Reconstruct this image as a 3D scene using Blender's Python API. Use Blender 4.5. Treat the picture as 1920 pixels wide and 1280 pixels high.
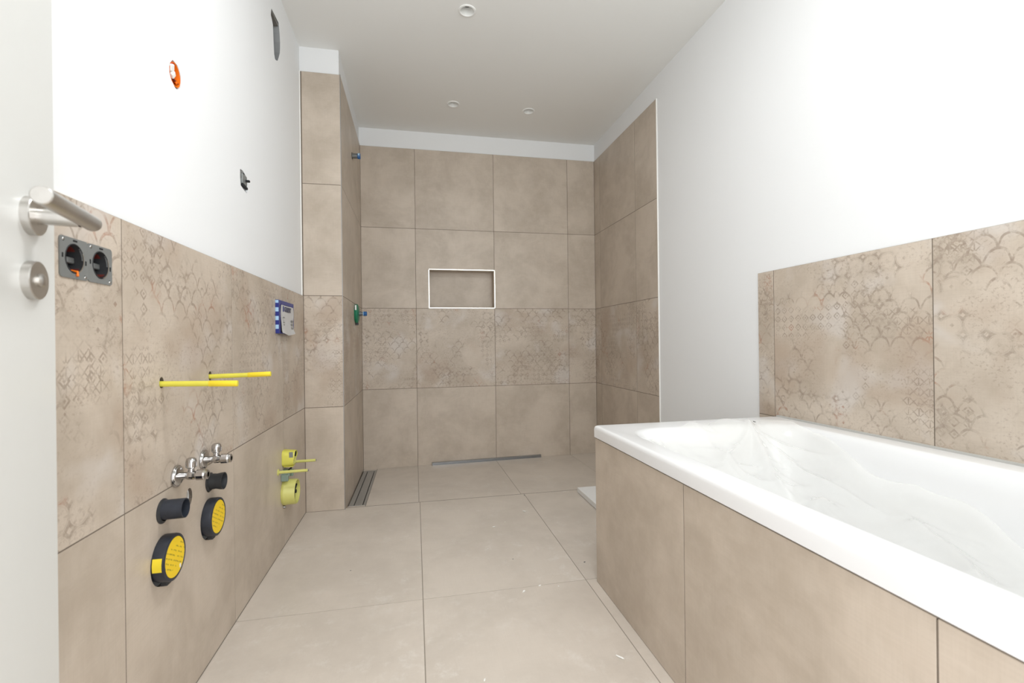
import bpy, bmesh, math, random
from mathutils import Vector, Matrix, noise
from mathutils.geometry import delaunay_2d_cdt
from mathutils.bvhtree import BVHTree

random.seed(7)
SC = bpy.context.scene
C = SC.collection
for o in list(bpy.data.objects):
    bpy.data.objects.remove(o)

# ------------------------------------------------------------------ camera
F_PX, YAW, PITCH, ROLL, CAM_H = 879.2482, 0.2041, 0.0006, -0.0118, 0.8984
_cy, _sy = math.cos(YAW), math.sin(YAW)
_F = Vector((_sy * math.cos(PITCH), _cy * math.cos(PITCH), math.sin(PITCH)))
_R0 = Vector((_cy, -_sy, 0)); _U0 = _R0.cross(_F)
_c, _s = math.cos(ROLL), math.sin(ROLL)
_R = _c * _R0 + _s * _U0; _U = _c * _U0 - _s * _R0
cam_d = bpy.data.cameras.new('camera'); cam = bpy.data.objects.new('camera', cam_d); C.objects.link(cam)
cam_d.sensor_width = 36.0; cam_d.sensor_fit = 'HORIZONTAL'; cam_d.lens = 36.0 * F_PX / 1920.0
cam_d.clip_start = 0.02
cam.matrix_world = Matrix(((_R.x, _U.x, -_F.x, 0), (_R.y, _U.y, -_F.y, 0), (_R.z, _U.z, -_F.z, CAM_H), (0, 0, 0, 1)))
cam_d.dof.use_dof = True; cam_d.dof.focus_distance = 2.3; cam_d.dof.aperture_fstop = 5.6
SC.camera = cam

# ------------------------------------------------------------------ light
w = bpy.data.worlds.new('World'); SC.world = w; w.use_nodes = True
w.node_tree.nodes['Background'].inputs[0].default_value = (0.93, 0.96, 1.0, 1)
w.node_tree.nodes['Background'].inputs[1].default_value = 1.0
def area(name, loc, sx, sz, power, col):
    l = bpy.data.lights.new(name, 'AREA'); l.shape = 'RECTANGLE'; l.size = sx; l.size_y = sz
    l.energy = power; l.color = col
    o = bpy.data.objects.new(name, l); C.objects.link(o); o.location = loc
    o.rotation_euler = (math.radians(90), 0, 0)      # -Z turns to +Y, into the room
    return o
area('doorway_daylight', (0.10, -0.24, 1.03), 0.84, 2.0, 15, (0.98, 0.985, 1.0))
area('added_window_light', (1.00, -0.30, 1.70), 0.76, 1.08, 15, (0.96, 0.98, 1.0))  # fill light behind the camera, added together with the unseen window
ADDED_LAMP_GLOW = 34.0                                  # glow of the added, unseen opal ceiling lamp
SC.view_settings.view_transform = 'Standard'; SC.view_settings.look = 'None'
SC.view_settings.gamma = 1.0; SC.view_settings.use_curve_mapping = False
SC.view_settings.exposure = 0.20

# ------------------------------------------------------------------ measures (metres; camera stands at x=0, y=0)
XL, YF, XC, YB, XR, YE, CZ = -0.5807, 2.6763, -0.3808, 3.6012, 1.4435, 2.5987, 2.493
Z1, Z2, Z3, Z4 = 0.558, 1.158, 1.758, 2.358
LY = [-0.135, 0.508, 1.092, 1.676, 2.265, YF]
CX = [XC, 0.012, 0.611, 1.2126, XR]
YW = -0.135                    # room face of the wall behind the camera
XB, YBF, ZB = 0.656, 1.660, 0.583
PL = XL - 0.0083               # plaster face of the left wall
PR = XR + 0.006
GAP = 0.0030

# ------------------------------------------------------------------ node helpers
class NT:
    def __init__(self, name):
        self.mat = bpy.data.materials.new(name); self.mat.use_nodes = True
        self.t = self.mat.node_tree; self.t.nodes.clear()
        self.out = self.t.nodes.new('ShaderNodeOutputMaterial')
    def n(self, kind, **kw):
        nd = self.t.nodes.new(kind)
        for k, v in kw.items(): setattr(nd, k, v)
        return nd
    def put(self, sock, v):
        if isinstance(v, bpy.types.NodeSocket): self.t.links.new(v, sock)
        elif v is not None: sock.default_value = v
    def m(self, op, a, b=None, c=None, clamp=False):
        nd = self.n('ShaderNodeMath', operation=op, use_clamp=clamp)
        for i, v in enumerate((a, b, c)):
            if v is not None: self.put(nd.inputs[i], v)
        return nd.outputs[0]
    def vm(self, op, a, b=None):
        nd = self.n('ShaderNodeVectorMath', operation=op)
        self.put(nd.inputs[0], a)
        if b is not None: self.put(nd.inputs[1], b)
        return nd.outputs[0]
    def sep(self, v):
        nd = self.n('ShaderNodeSeparateXYZ'); self.put(nd.inputs[0], v); return nd.outputs
    def comb(self, x, y, z):
        nd = self.n('ShaderNodeCombineXYZ')
        for i, v in enumerate((x, y, z)): self.put(nd.inputs[i], v)
        return nd.outputs[0]
    def noise(self, vec, scale, detail=3, rough=0.55, dist=0.0):
        nd = self.n('ShaderNodeTexNoise')
        self.put(nd.inputs['Vector'], vec); nd.inputs['Scale'].default_value = scale
        nd.inputs['Detail'].default_value = detail; nd.inputs['Roughness'].default_value = rough
        nd.inputs['Distortion'].default_value = dist
        return nd.outputs['Fac']
    def step(self, v, lo, hi, a=0.0, b=1.0):          # smoothstep
        nd = self.n('ShaderNodeMapRange', interpolation_type='SMOOTHSTEP')
        self.put(nd.inputs['Value'], v)
        for k, x in zip(('From Min', 'From Max', 'To Min', 'To Max'), (lo, hi, a, b)): nd.inputs[k].default_value = x
        return nd.outputs[0]
    def mix(self, f, a, b, blend='MIX'):
        nd = self.n('ShaderNodeMix', data_type='RGBA', blend_type=blend)
        self.put(nd.inputs[0], f)
        for s, v in ((nd.inputs[6], a), (nd.inputs[7], b)):
            if isinstance(v, tuple): v = (*v, 1) if len(v) == 3 else v
            self.put(s, v)
        return nd.outputs[2]
    def bsdf(self, color, rough=0.5, metal=0.0, spec=0.5, **kw):
        p = self.n('ShaderNodeBsdfPrincipled')
        if isinstance(color, tuple) and len(color) == 3: color = (*color, 1)
        self.put(p.inputs['Base Color'], color); self.put(p.inputs['Roughness'], rough)
        p.inputs['Metallic'].default_value = metal; p.inputs['Specular IOR Level'].default_value = spec
        for k, v in kw.items(): self.put(p.inputs[k], v)
        self.t.links.new(p.outputs[0], self.out.inputs[0])
        return p
    def bump(self, h, strength=0.1, dist=0.002):
        b = self.n('ShaderNodeBump'); b.inputs['Strength'].default_value = strength
        b.inputs['Distance'].default_value = dist; self.put(b.inputs['Height'], h)
        return b.outputs[0]
    def obj(self):
        return self.n('ShaderNodeTexCoord').outputs['Object']
    def rnd(self):
        return self.n('ShaderNodeObjectInfo').outputs['Random']

def simple(name, col, rough=0.5, metal=0.0, spec=0.5, var=0.0, scale=30, bump=0.0):
    t = NT(name)
    c = (*col, 1)
    kw = {}
    if var or bump:
        f = t.noise(t.obj(), scale, 4, 0.6)
        if var: c = t.mix(f, tuple(x * (1 - var) for x in col), tuple(min(1, x * (1 + var)) for x in col))
        if bump: kw['Normal'] = t.bump(f, bump, 0.001)
    t.bsdf(c, rough, metal, spec, **kw)
    return t.mat

BASE = (0.505, 0.425, 0.342)
def scale3(c, k): return tuple(x * k for x in c)

def tile_common(t, p):
    """clouded stone-look base colour and a fine woven relief"""
    big = t.noise(p, 3.2, 5, 0.62, 0.4)
    mid = t.noise(p, 14, 5, 0.65)
    sx = t.noise(t.vm('MULTIPLY', p, (260, 14, 1)), 1.0, 2, 0.5)
    sy = t.noise(t.vm('MULTIPLY', p, (14, 260, 1)), 1.0, 2, 0.5)
    weave = t.m('ADD', sx, sy)
    col = t.mix(t.step(big, 0.36, 0.66), scale3(BASE, 0.90), scale3((0.545, 0.466, 0.385), 1.05))
    col = t.mix(t.step(mid, 0.35, 0.7, 0, 0.35), col, (0.60, 0.525, 0.445))
    col = t.mix(t.step(weave, 0.85, 1.2, 0, 0.10), col, (0.36, 0.29, 0.225))
    spk = t.noise(p, 150, 2, 0.5)
    col = t.mix(t.step(spk, 0.72, 0.80, 0, 0.35), col, (0.72, 0.66, 0.58))
    return col, weave, mid

def mat_tile(name, floor=False):
    t = NT(name)
    rv = t.m('MULTIPLY', t.rnd(), 57.0)
    p = t.vm('ADD', t.obj(), t.comb(rv, t.m('MULTIPLY', rv, 1.7), 0.0))
    col, weave, mid = tile_common(t, p)
    rough = 0.42
    if floor:
        col = t.mix(0.42, col, (0.72, 0.675, 0.62))
    if floor:                                      # plaster dust trodden into the floor
        d = t.noise(p, 12, 9, 0.78, 0.15)
        patch = t.step(t.noise(p, 2.4, 2, 0.5), 0.38, 0.62)
        dust = t.m('MULTIPLY', t.step(d, 0.50, 0.68), patch)
        col = t.mix(t.m('MULTIPLY', dust, 0.55), col, (0.74, 0.70, 0.645))
        fl = t.noise(t.vm('MULTIPLY', p, (1.0, 2.6, 1)), 38, 4, 0.65, 0.2)
        col = t.mix(t.step(fl, 0.68, 0.76, 0, 0.45), col, (0.80, 0.77, 0.72))
        rough = t.m('ADD', 0.34, t.m('MULTIPLY', dust, 0.2))
    t.bsdf(col, rough, 0, 0.42, Normal=t.bump(t.m('ADD', weave, mid), 0.05, 0.0006))
    return t.mat

def mat_decor(name):
    t = NT(name)
    rv = t.m('MULTIPLY', t.rnd(), 91.0)
    o0 = t.obj()
    p = t.vm('ADD', o0, t.comb(rv, t.m('MULTIPLY', rv, 0.37), 0.0))
    col, weave, mid = tile_common(t, p)
    def cell(a, sx=0.0, sy=0.0, ky=1.0):
        x, y, _ = t.sep(p)
        u = t.m('ADD', t.m('DIVIDE', x, a), sx); v = t.m('ADD', t.m('DIVIDE', y, a * ky), sy)
        fu = t.m('SUBTRACT', t.m('FRACT', u), 0.5); fv = t.m('SUBTRACT', t.m('FRACT', v), 0.5)
        return t.m('ABSOLUTE', fu), t.m('ABSOLUTE', fv)
    def rad(fu, fv):
        return t.m('SQRT', t.m('ADD', t.m('MULTIPLY', fu, fu), t.m('MULTIPLY', fv, fv)))
    def line(v, at, wd):
        return t.step(t.m('ABSOLUTE', t.m('SUBTRACT', v, at)), wd * 0.55, wd, 1.0, 0.0)
    # four-pointed stars between touching circles
    fu, fv = cell(0.053)
    r = rad(fu, fv)
    cu = t.m('SUBTRACT', 0.5, fu); cv = t.m('SUBTRACT', 0.5, fv)
    q = t.m('ADD', cu, cv)
    star = t.m('MULTIPLY', t.step(r, 0.47, 0.50), t.step(q, 0.10, 0.14))
    star = t.m('MAXIMUM', star, t.step(t.m('ADD', fu, fv), 0.10, 0.13, 1, 0))
    star = t.m('MAXIMUM', star, t.m('MULTIPLY', line(r, 0.44, 0.03), 0.5))
    # net of overlapping scales, slightly uneven
    wv = t.m('MULTIPLY', t.m('SUBTRACT', t.noise(p, 13, 2, 0.5), 0.5), 0.30)
    def scales(sx, sy):
        x, y, _ = t.sep(p)
        u = t.m('ADD', t.m('ADD', t.m('DIVIDE', x, 0.062), sx), wv); v = t.m('ADD', t.m('ADD', t.m('DIVIDE', y, 0.078), sy), wv)
        fu = t.m('SUBTRACT', t.m('FRACT', u), 0.5); fv = t.m('FRACT', v)
        d = rad(fu, t.m('MULTIPLY', fv, 0.86))
        return t.m('MULTIPLY', line(d, 0.485, 0.050), t.step(fv, 0.0, 0.05))
    net = t.m('MAXIMUM', scales(0, 0), scales(0.5, 0.5))
    a2, b2 = cell(0.062, 0.5, 0.0, 1.258)
    net = t.m('MAXIMUM', net, t.m('MULTIPLY', line(rad(a2, b2), 0.16, 0.05), t.step(t.noise(p, 8, 1, 0.5), 0.55, 0.6)))
    # small diamonds, one inside the other
    a3, b3 = cell(0.034)
    q3 = t.m('ADD', a3, b3)
    dia = t.m('MAXIMUM', line(q3, 0.36, 0.11), t.step(q3, 0.10, 0.15, 1, 0))
    # spokes
    a4, b4 = cell(0.030, 0.25, 0.1)
    spk = t.m('MAXIMUM', line(t.m('SUBTRACT', a4, b4), 0.0, 0.10), line(a4, 0.0, 0.08))
    spk = t.m('MULTIPLY', spk, t.step(rad(a4, b4), 0.10, 0.16))
    def mask(off, lo, hi, sc=4.2):
        return t.step(t.noise(t.vm('ADD', p, off), sc, 3, 0.5, 0.3), lo, hi)
    wear = t.step(t.noise(p, 38, 5, 0.7), 0.38, 0.60, 0.12, 1.0)
    pat = t.m('MULTIPLY', star, mask((3.1, 7.7, 0), 0.545, 0.62))
    pat = t.m('MAXIMUM', pat, t.m('MULTIPLY', net, mask((11.3, 1.9, 0), 0.49, 0.58)))
    pat = t.m('MAXIMUM', pat, t.m('MULTIPLY', dia, mask((5.9, 23.1, 0), 0.545, 0.62)))
    pat = t.m('MAXIMUM', pat, t.m('MULTIPLY', spk, mask((31.7, 13.3, 0), 0.56, 0.64)))
    pat = t.m('MULTIPLY', pat, wear)
    # washed-out patches and warm stains of the print
    pale = mask((43.0, 3.0, 0), 0.52, 0.70, 5.0)
    col = t.mix(t.m('MULTIPLY', pale, 0.75), col, (0.60, 0.55, 0.505))
    warm = mask((17.0, 29.0, 0), 0.50, 0.72, 3.5)
    col = t.mix(t.m('MULTIPLY', warm, 0.60), col, (0.405, 0.305, 0.228))
    grain = t.step(t.noise(p, 105, 3, 0.7), 0.52, 0.66, 0, 0.42)
    col = t.mix(t.m('MULTIPLY', grain, t.step(t.noise(p, 7, 2, 0.5), 0.40, 0.62)), col, (0.26, 0.185, 0.14))
    tint = t.mix(mask((2.0, 61.0, 0), 0.58, 0.68, 7.0), (0.255, 0.195, 0.148), (0.36, 0.155, 0.09))
    col = t.mix(t.m('MULTIPLY', pat, 0.64), col, tint)
    t.bsdf(col, 0.45, 0, 0.4, Normal=t.bump(t.m('ADD', weave, mid), 0.05, 0.0006))
    return t.mat

M = {}
M['tile'] = mat_tile('beige_tile'); M['floor_tile'] = mat_tile('beige_floor_tile', True); M['decor'] = mat_decor('ornament_tile')
M['floor_grout'] = simple('floor_grout', (0.30, 0.262, 0.215), 0.9, var=0.12, scale=60)
M['grout'] = simple('grout', (0.165, 0.132, 0.102), 0.9, var=0.15, scale=80)
def mat_plaster(name, col):
    t = NT(name); o = t.obj()
    f = t.noise(o, 90, 4, 0.6); g = t.noise(o, 1.6, 3, 0.5)
    c = t.mix(g, scale3(col, 0.985), col)
    t.bsdf(c, 0.85, 0, 0.25, Normal=t.bump(f, 0.08, 0.001)); return t.mat
M['plaster'] = mat_plaster('white_plaster', (0.81, 0.815, 0.815))
M['ceiling'] = mat_plaster('ceiling_paint', (0.84, 0.835, 0.81))
M['caulk_white'] = simple('white_caulk', (0.86, 0.84, 0.80), 0.5)
M['caulk_grey'] = simple('grey_silicone', (0.50, 0.49, 0.46), 0.4)
M['door'] = simple('door_lacquer', (0.66, 0.66, 0.635), 0.35, var=0.01)
M['steel'] = simple('brushed_steel', (0.56, 0.54, 0.51), 0.32, 1.0, var=0.06, scale=120)
M['drain_steel'] = simple('matt_drain_steel', (0.37, 0.365, 0.35), 0.40, 0.45, var=0.08, scale=60)
M['steel_dark'] = simple('dark_steel', (0.33, 0.32, 0.31), 0.4, 1.0, var=0.08, scale=90)
M['chrome'] = simple('chrome', (0.50, 0.49, 0.48), 0.13, 1.0)
M['alu'] = simple('aluminium_profile', (0.33, 0.34, 0.35), 0.30, 1.0, var=0.05, scale=60)
M['niche_metal'] = simple('polished_profile', (0.66, 0.63, 0.58), 0.25, 1.0)
M['acrylic'] = simple('white_acrylic', (0.80, 0.80, 0.80), 0.13, 0, 0.5)
M['black_rubber'] = simple('black_rubber', (0.022, 0.023, 0.025), 0.55, var=0.3, scale=60)
M['blue_black'] = simple('worn_dark_pipe', (0.020, 0.024, 0.034), 0.48, var=0.6, scale=40)
M['dark'] = simple('dark_void', (0.012, 0.012, 0.013), 0.9)
M['yellow'] = simple('yellow_plastic', (0.80, 0.62, 0.03), 0.42, var=0.05)
M['yellow_green'] = simple('greenish_yellow_plastic', (0.66, 0.60, 0.07), 0.45, var=0.06)
M['lime'] = simple('pale_lime_plastic', (0.60, 0.58, 0.17), 0.42, var=0.07, scale=40)
M['lime_bright'] = simple('lime_plastic', (0.66, 0.62, 0.10), 0.42, var=0.06, scale=40)
M['green_grey'] = simple('grey_green_plastic', (0.22, 0.29, 0.24), 0.5, var=0.15)
M['green'] = simple('green_plastic', (0.006, 0.17, 0.085), 0.38, var=0.1)
M['blue'] = simple('blue_plastic', (0.015, 0.105, 0.30), 0.38, var=0.2, scale=50)
M['pale_blue'] = simple('pale_blue_plastic', (0.38, 0.55, 0.68), 0.4)
M['grey_pipe'] = simple('grey_pipe_metal', (0.16, 0.165, 0.16), 0.42, 0.3, var=0.15)
M['zinc'] = simple('zinc_sheet', (0.24, 0.25, 0.245), 0.42, 0.35, var=0.10, scale=40)
M['duct'] = simple('galvanised_duct', (0.30, 0.31, 0.31), 0.5, 0.2, var=0.08, scale=20)
M['duct_dark'] = simple('raw_masonry', (0.19, 0.18, 0.165), 0.9, var=0.2, scale=60)
M['red'] = simple('red_plastic', (0.42, 0.012, 0.022), 0.45)
M['dark_red'] = simple('dark_red_plastic', (0.10, 0.012, 0.008), 0.5, var=0.3, scale=50)
M['orange'] = simple('orange_plastic', (0.86, 0.19, 0.006), 0.42, var=0.08)
M['white_plastic'] = simple('white_plastic', (0.80, 0.80, 0.77), 0.4)
M['lamp_lens'] = simple('frosted_lamp_glass', (0.40, 0.38, 0.355), 0.35)
M['foam'] = simple('white_foam_board', (0.80, 0.795, 0.78), 0.7, var=0.02, scale=90)
M['flush_blue'] = simple('cobalt_plastic', (0.018, 0.030, 0.205), 0.4, var=0.12, scale=25)
M['film_white'] = simple('white_protective_film', (0.56, 0.57, 0.58), 0.25, var=0.08, scale=18)
M['print'] = simple('dark_print', (0.055, 0.06, 0.11), 0.5)
M['dust'] = simple('plaster_chip', (0.86, 0.85, 0.81), 0.85)
M['grey_chip'] = simple('grey_chip', (0.18, 0.175, 0.17), 0.85)
M['masonry'] = simple('masonry', (0.42, 0.40, 0.37), 0.95, var=0.15, scale=25)

def mat_label():
    t = NT('yellow_label')
    x, y, z = t.sep(t.obj())
    a = t.m('ADD', z, t.m('MULTIPLY', y, 0.55))
    rows = t.m('SINE', t.m('MULTIPLY', a, 520.0))
    word = t.noise(t.comb(t.m('MULTIPLY', y, 120.0), t.m('MULTIPLY', a, 82.0), 0.0), 1.0, 2, 0.6)
    fld = t.step(t.m('ABSOLUTE', z), 0.024, 0.028, 1, 0)
    ink = t.m('MULTIPLY', t.m('MULTIPLY', t.step(rows, 0.45, 0.75), t.step(word, 0.44, 0.52)), fld)
    t.bsdf(t.mix(t.m('MULTIPLY', ink, 0.55), (0.86, 0.60, 0.005), (0.10, 0.07, 0.0)), 0.4); return t.mat
M['label'] = mat_label()
def mat_glow(name, col, k):
    t = NT(name); e = t.n('ShaderNodeEmission'); e.inputs[0].default_value = (*col, 1); e.inputs[1].default_value = k
    t.t.links.new(e.outputs[0], t.out.inputs[0]); return t.mat
M['opal'] = mat_glow('added_lamp_opal', (0.955, 0.975, 1.0), ADDED_LAMP_GLOW)
def mat_checks():
    t = NT('blue_white_print')
    x, y, z = t.sep(t.obj())
    f = t.m('FRACT', t.m('MULTIPLY', z, 27.0))
    c = t.mix(t.step(f, 0.50, 0.54), (0.012, 0.020, 0.19), (0.36, 0.55, 0.75))
    t.bsdf(c, 0.4); return t.mat
M['checks'] = mat_checks()
def mat_film():
    t = NT('thin_clear_plastic')
    p = t.n('ShaderNodeBsdfPrincipled')
    p.inputs['Base Color'].default_value = (0.95, 0.945, 0.92, 1); p.inputs['Roughness'].default_value = 0.10
    p.inputs['Specular IOR Level'].default_value = 0.6
    tr = t.n('ShaderNodeBsdfTransparent'); tr.inputs[0].default_value = (0.995, 0.993, 0.985, 1)
    tl = t.n('ShaderNodeBsdfTranslucent'); tl.inputs[0].default_value = (0.95, 0.94, 0.92, 1)
    m1 = t.n('ShaderNodeMixShader'); m1.inputs[0].default_value = 0.35
    t.t.links.new(p.outputs[0], m1.inputs[1]); t.t.links.new(tl.outputs[0], m1.inputs[2])
    m2 = t.n('ShaderNodeMixShader'); m2.inputs[0].default_value = 0.66
    t.t.links.new(m1.outputs[0], m2.inputs[1]); t.t.links.new(tr.outputs[0], m2.inputs[2])
    t.t.links.new(m2.outputs[0], t.out.inputs[0]); return t.mat
M['film'] = mat_film()
def mat_pane():
    t = NT('window_glass')
    g = t.n('ShaderNodeBsdfGlossy'); g.inputs['Roughness'].default_value = 0.02
    r = t.n('ShaderNodeBsdfTransparent'); r.inputs[0].default_value = (0.96, 0.98, 0.97, 1)
    m = t.n('ShaderNodeMixShader'); m.inputs[0].default_value = 0.06
    t.t.links.new(r.outputs[0], m.inputs[1]); t.t.links.new(g.outputs[0], m.inputs[2]); t.t.links.new(m.outputs[0], t.out.inputs[0]); return t.mat
M['pane'] = mat_pane()

# ------------------------------------------------------------------ mesh helpers
def link(name, me, mat=None, parent=None, mw=None, smooth=False):
    if mat: me.materials.append(M[mat])
    if smooth:
        for p in me.polygons: p.use_smooth = True
    o = bpy.data.objects.new(name, me); C.objects.link(o)
    if parent: o.parent = parent
    if mw is not None: o.matrix_local = mw
    return o
def tag(o, label=None, cat=None, group=None, kind=None):
    if label: o['label'] = label
    if cat: o['category'] = cat
    if group: o['group'] = group
    if kind: o['kind'] = kind
    return o
def thing(name, loc, label, cat, group=None, rz=0.0):
    o = bpy.data.objects.new(name, None); C.objects.link(o); o.location = loc; o.rotation_euler = (0, 0, rz)
    o.empty_display_size = 0.05
    return tag(o, label, cat, group)
def pyd(v, f):
    me = bpy.data.meshes.new('m'); me.from_pydata(v, [], f); me.update(); return me
def fix(me):
    bm = bmesh.new(); bm.from_mesh(me); bmesh.ops.recalc_face_normals(bm, faces=bm.faces[:]); bm.to_mesh(me); bm.free(); return me
def sharp(o, ang=40):
    me = o.data
    for p in me.polygons: p.use_smooth = True
    try: me.set_sharp_from_angle(angle=math.radians(ang))
    except Exception: pass
    return o
def box_me(x0, x1, y0, y1, z0, z1, bevel=0.0, seg=2):
    bm = bmesh.new()
    bmesh.ops.create_cube(bm, size=1.0)
    for v in bm.verts:
        v.co = Vector((x0 + (v.co.x + .5) * (x1 - x0), y0 + (v.co.y + .5) * (y1 - y0), z0 + (v.co.z + .5) * (z1 - z0)))
    if bevel: bmesh.ops.bevel(bm, geom=bm.edges[:], offset=bevel, segments=seg, profile=0.5, affect='EDGES')
    me = bpy.data.meshes.new('m'); bm.to_mesh(me); bm.free(); return me
def lathe(profile, axis='x', seg=40, squash=None):
    """profile: (along, radius) pairs; closed where radius is 0"""
    v, f, rings = [], [], []
    for a, r in profile:
        if r <= 1e-6:
            v.append((a, 0, 0)); rings.append([len(v) - 1])
        else:
            s = len(v)
            for i in range(seg):
                t = 2 * math.pi * i / seg
                v.append((a, r * math.cos(t), r * math.sin(t)))
            rings.append(list(range(s, s + seg)))
    for A, B in zip(rings, rings[1:]):
        for i in range(seg):
            j = (i + 1) % seg
            if len(A) == 1 and len(B) == 1: continue
            if len(A) == 1: f.append((A[0], B[i], B[j]))
            elif len(B) == 1: f.append((A[i], B[0], A[j]))
            else: f.append((A[i], B[i], B[j], A[j]))
    if axis == 'z': v = [(y, z, x) for x, y, z in v]
    elif axis == 'y': v = [(z, x, y) for x, y, z in v]
    if squash: v = [(x * squash[0], y * squash[1], z * squash[2]) for x, y, z in v]
    return fix(pyd(v, f))
def ring_pts(cx, cy, r, n=28, ry=None, wob=0.0, rnd=None):
    ry = ry or r
    out = []
    for i in range(n):
        t = 2 * math.pi * i / n
        k = 1 + (rnd.uniform(-wob, wob) if rnd else 0)
        out.append((cx + r * k * math.cos(t), cy + ry * k * math.sin(t)))
    return out
def rrect(x0, x1, y0, y1, r, n=5):
    out = []
    for cx, cy, a0 in ((x1 - r, y1 - r, 0), (x0 + r, y1 - r, 90), (x0 + r, y0 + r, 180), (x1 - r, y0 + r, 270)):
        for i in range(n + 1):
            a = math.radians(a0 + 90 * i / n); out.append((cx + r * math.cos(a), cy + r * math.sin(a)))
    return out
def plate_me(outer, holes, z0, z1):
    """flat plate in local xy with holes, from z0 to z1"""
    pts, edges = [], []
    for loop in [outer] + holes:
        s = len(pts); n = len(loop)
        pts += [Vector((x, y)) for x, y in loop]
        edges += [(s + i, s + (i + 1) % n) for i in range(n)]
    vs, es, fs, *_ = delaunay_2d_cdt(pts, edges, [], 0, 1e-7)
    def inside(x, y, loop):
        c = False; k = len(loop)
        for i in range(k):
            (x0, y0), (x1, y1) = loop[i], loop[(i + 1) % k]
            if (y0 > y) != (y1 > y) and x < (x1 - x0) * (y - y0) / (y1 - y0) + x0: c = not c
        return c
    def keep(f):
        x = sum(vs[i].x for i in f) / len(f); y = sum(vs[i].y for i in f) / len(f)
        return inside(x, y, outer) and not any(inside(x, y, h) for h in holes)
    fs = [f for f in fs if keep(f)]
    n = len(vs)
    V = [(p.x, p.y, z1) for p in vs] + [(p.x, p.y, z0) for p in vs]
    fs = [tuple(f) for f in fs]
    F = list(fs) + [tuple(n + i for i in reversed(f)) for f in fs]
    cnt = {}
    for f in fs:
        for i in range(len(f)):
            a, b = f[i], f[(i + 1) % len(f)]
            cnt[(a, b)] = 1
    for (a, b) in list(cnt):
        if (b, a) not in cnt: F.append((b, a, n + a, n + b))
    return fix(pyd(V, F))
def frame(origin, ux, uy):
    ux, uy = Vector(ux), Vector(uy); n = ux.cross(uy)
    return Matrix(((ux.x, uy.x, n.x, origin[0]), (ux.y, uy.y, n.y, origin[1]), (ux.z, uy.z, n.z, origin[2]), (0, 0, 0, 1)))
X, Y, Z, NY = (1, 0, 0), (0, 1, 0), (0, 0, 1), (0, -1, 0)
def tile(parent, mw, w_, h_, mat, holes=(), outline=None, thick=0.0075, name='tile'):
    g = GAP / 2
    if outline or holes:
        out = outline or [(g, g), (w_ - g, g), (w_ - g, h_ - g), (g, h_ - g)]
        me = plate_me(out, list(holes), -thick, 0)
    else:
        c = 0.0003
        v = [(g, g, -thick), (w_ - g, g, -thick), (w_ - g, h_ - g, -thick), (g, h_ - g, -thick)]
        v += [(x, y, -c) for x, y, _ in v[:4]]
        v += [(g + c, g + c, 0), (w_ - g - c, g + c, 0), (w_ - g - c, h_ - g - c, 0), (g + c, h_ - g - c, 0)]
        f = [(3, 2, 1, 0), (8, 9, 10, 11)]
        for k in (0, 4):
            for i in range(4):
                j = (i + 1) % 4; f.append((k + i, k + j, k + 4 + j, k + 4 + i))
        me = pyd(v, f)
    return link(name, me, mat, parent, mw)
def struct(name, me, mat, smooth=False):
    return tag(link(name, me, mat, smooth=smooth), kind='structure')
def plane_holes(all_holes, u0, u1, v0, v1):
    """holes (lists of wall uv points) wholly inside the rectangle, moved to its corner"""
    r = []
    for h in all_holes:
        if all(u0 + .002 < p[0] < u1 - .002 and v0 + .002 < p[1] < v1 - .002 for p in h):
            r.append([(a - u0, b - v0) for a, b in h])
    return r

# ------------------------------------------------------------------ left wall: plaster, openings, tiles
rh = random.Random(3)
H_ROD = [(1.239, 0.8125), (1.504, 0.8105)]
H_PIPE = [(1.237, 0.516), (1.490, 0.509)]
H_CAP = [(1.236, 0.405), (1.484, 0.410)]
H_VALVE = [(1.301, 0.577), (1.452, 0.581)]
WC_Y, WC_Z = 2.26, 0.351
left_holes = []
for y, z in H_ROD: left_holes.append(ring_pts(y, z, 0.0105, 20, 0.0135))
left_holes.append(ring_pts(1.369, 0.504, 0.0175, 24, 0.023))
for y, z in H_PIPE: left_holes.append(ring_pts(y, z - 0.003, 0.0245, 28, 0.027))
for y, z in H_CAP: left_holes.append(ring_pts(y, z - 0.005, 0.0525, 36, 0.057))
for y, z in ((0.953, 1.052), (1.022, 1.052)): left_holes.append(ring_pts(y, z, 0.0305, 28))
oval = [(2.184, 2.346), (2.235, 2.352), (2.297, 2.357), (2.310, 2.320), (2.317, 2.282), (2.314, 2.250), (2.309, 2.229), (2.292, 2.200), (2.273, 2.173), (2.250, 2.160),
        (2.231, 2.155), (2.218, 2.17), (2.211, 2.215), (2.206, 2.260), (2.203, 2.290), (2.190, 2.302), (2.175, 2.311), (2.178, 2.33)]
orange_hole = ring_pts(1.340, 1.587, 0.0305, 22, 0.033, 0.06, rh)
switch_hole = [(1.789, 1.512), (1.815, 1.514), (1.838, 1.508), (1.858, 1.503), (1.862, 1.480), (1.861, 1.455), (1.850, 1.445), (1.822, 1.449), (1.792, 1.456), (1.787, 1.485)]
plaster_holes = [oval, orange_hole, switch_hole]
def rect(a, b, c, d): return [(a, c), (b, c), (b, d), (a, d)]
WL = frame((PL, 0, 0), Y, Z)
me = plate_me(rect(-0.30, 3.75, -0.12, 2.62), left_holes + plaster_holes, -0.10, 0.0)
wall_left = struct('wall_left', me, 'plaster'); wall_left.matrix_local = WL
tag(wall_left, 'white plaster left wall above waist-high beige tiles', None)
link('wall_core', box_me(-0.30, 3.75, -0.12, 2.62, -0.16, -0.10), 'masonry', wall_left)
bed = plate_me(rect(LY[0], LY[-1], 0.0, Z2 - 0.001), left_holes, 0.0, PL * -1 + XL - 0.0006)
link('grout_bed', bed, 'grout', wall_left)
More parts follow.
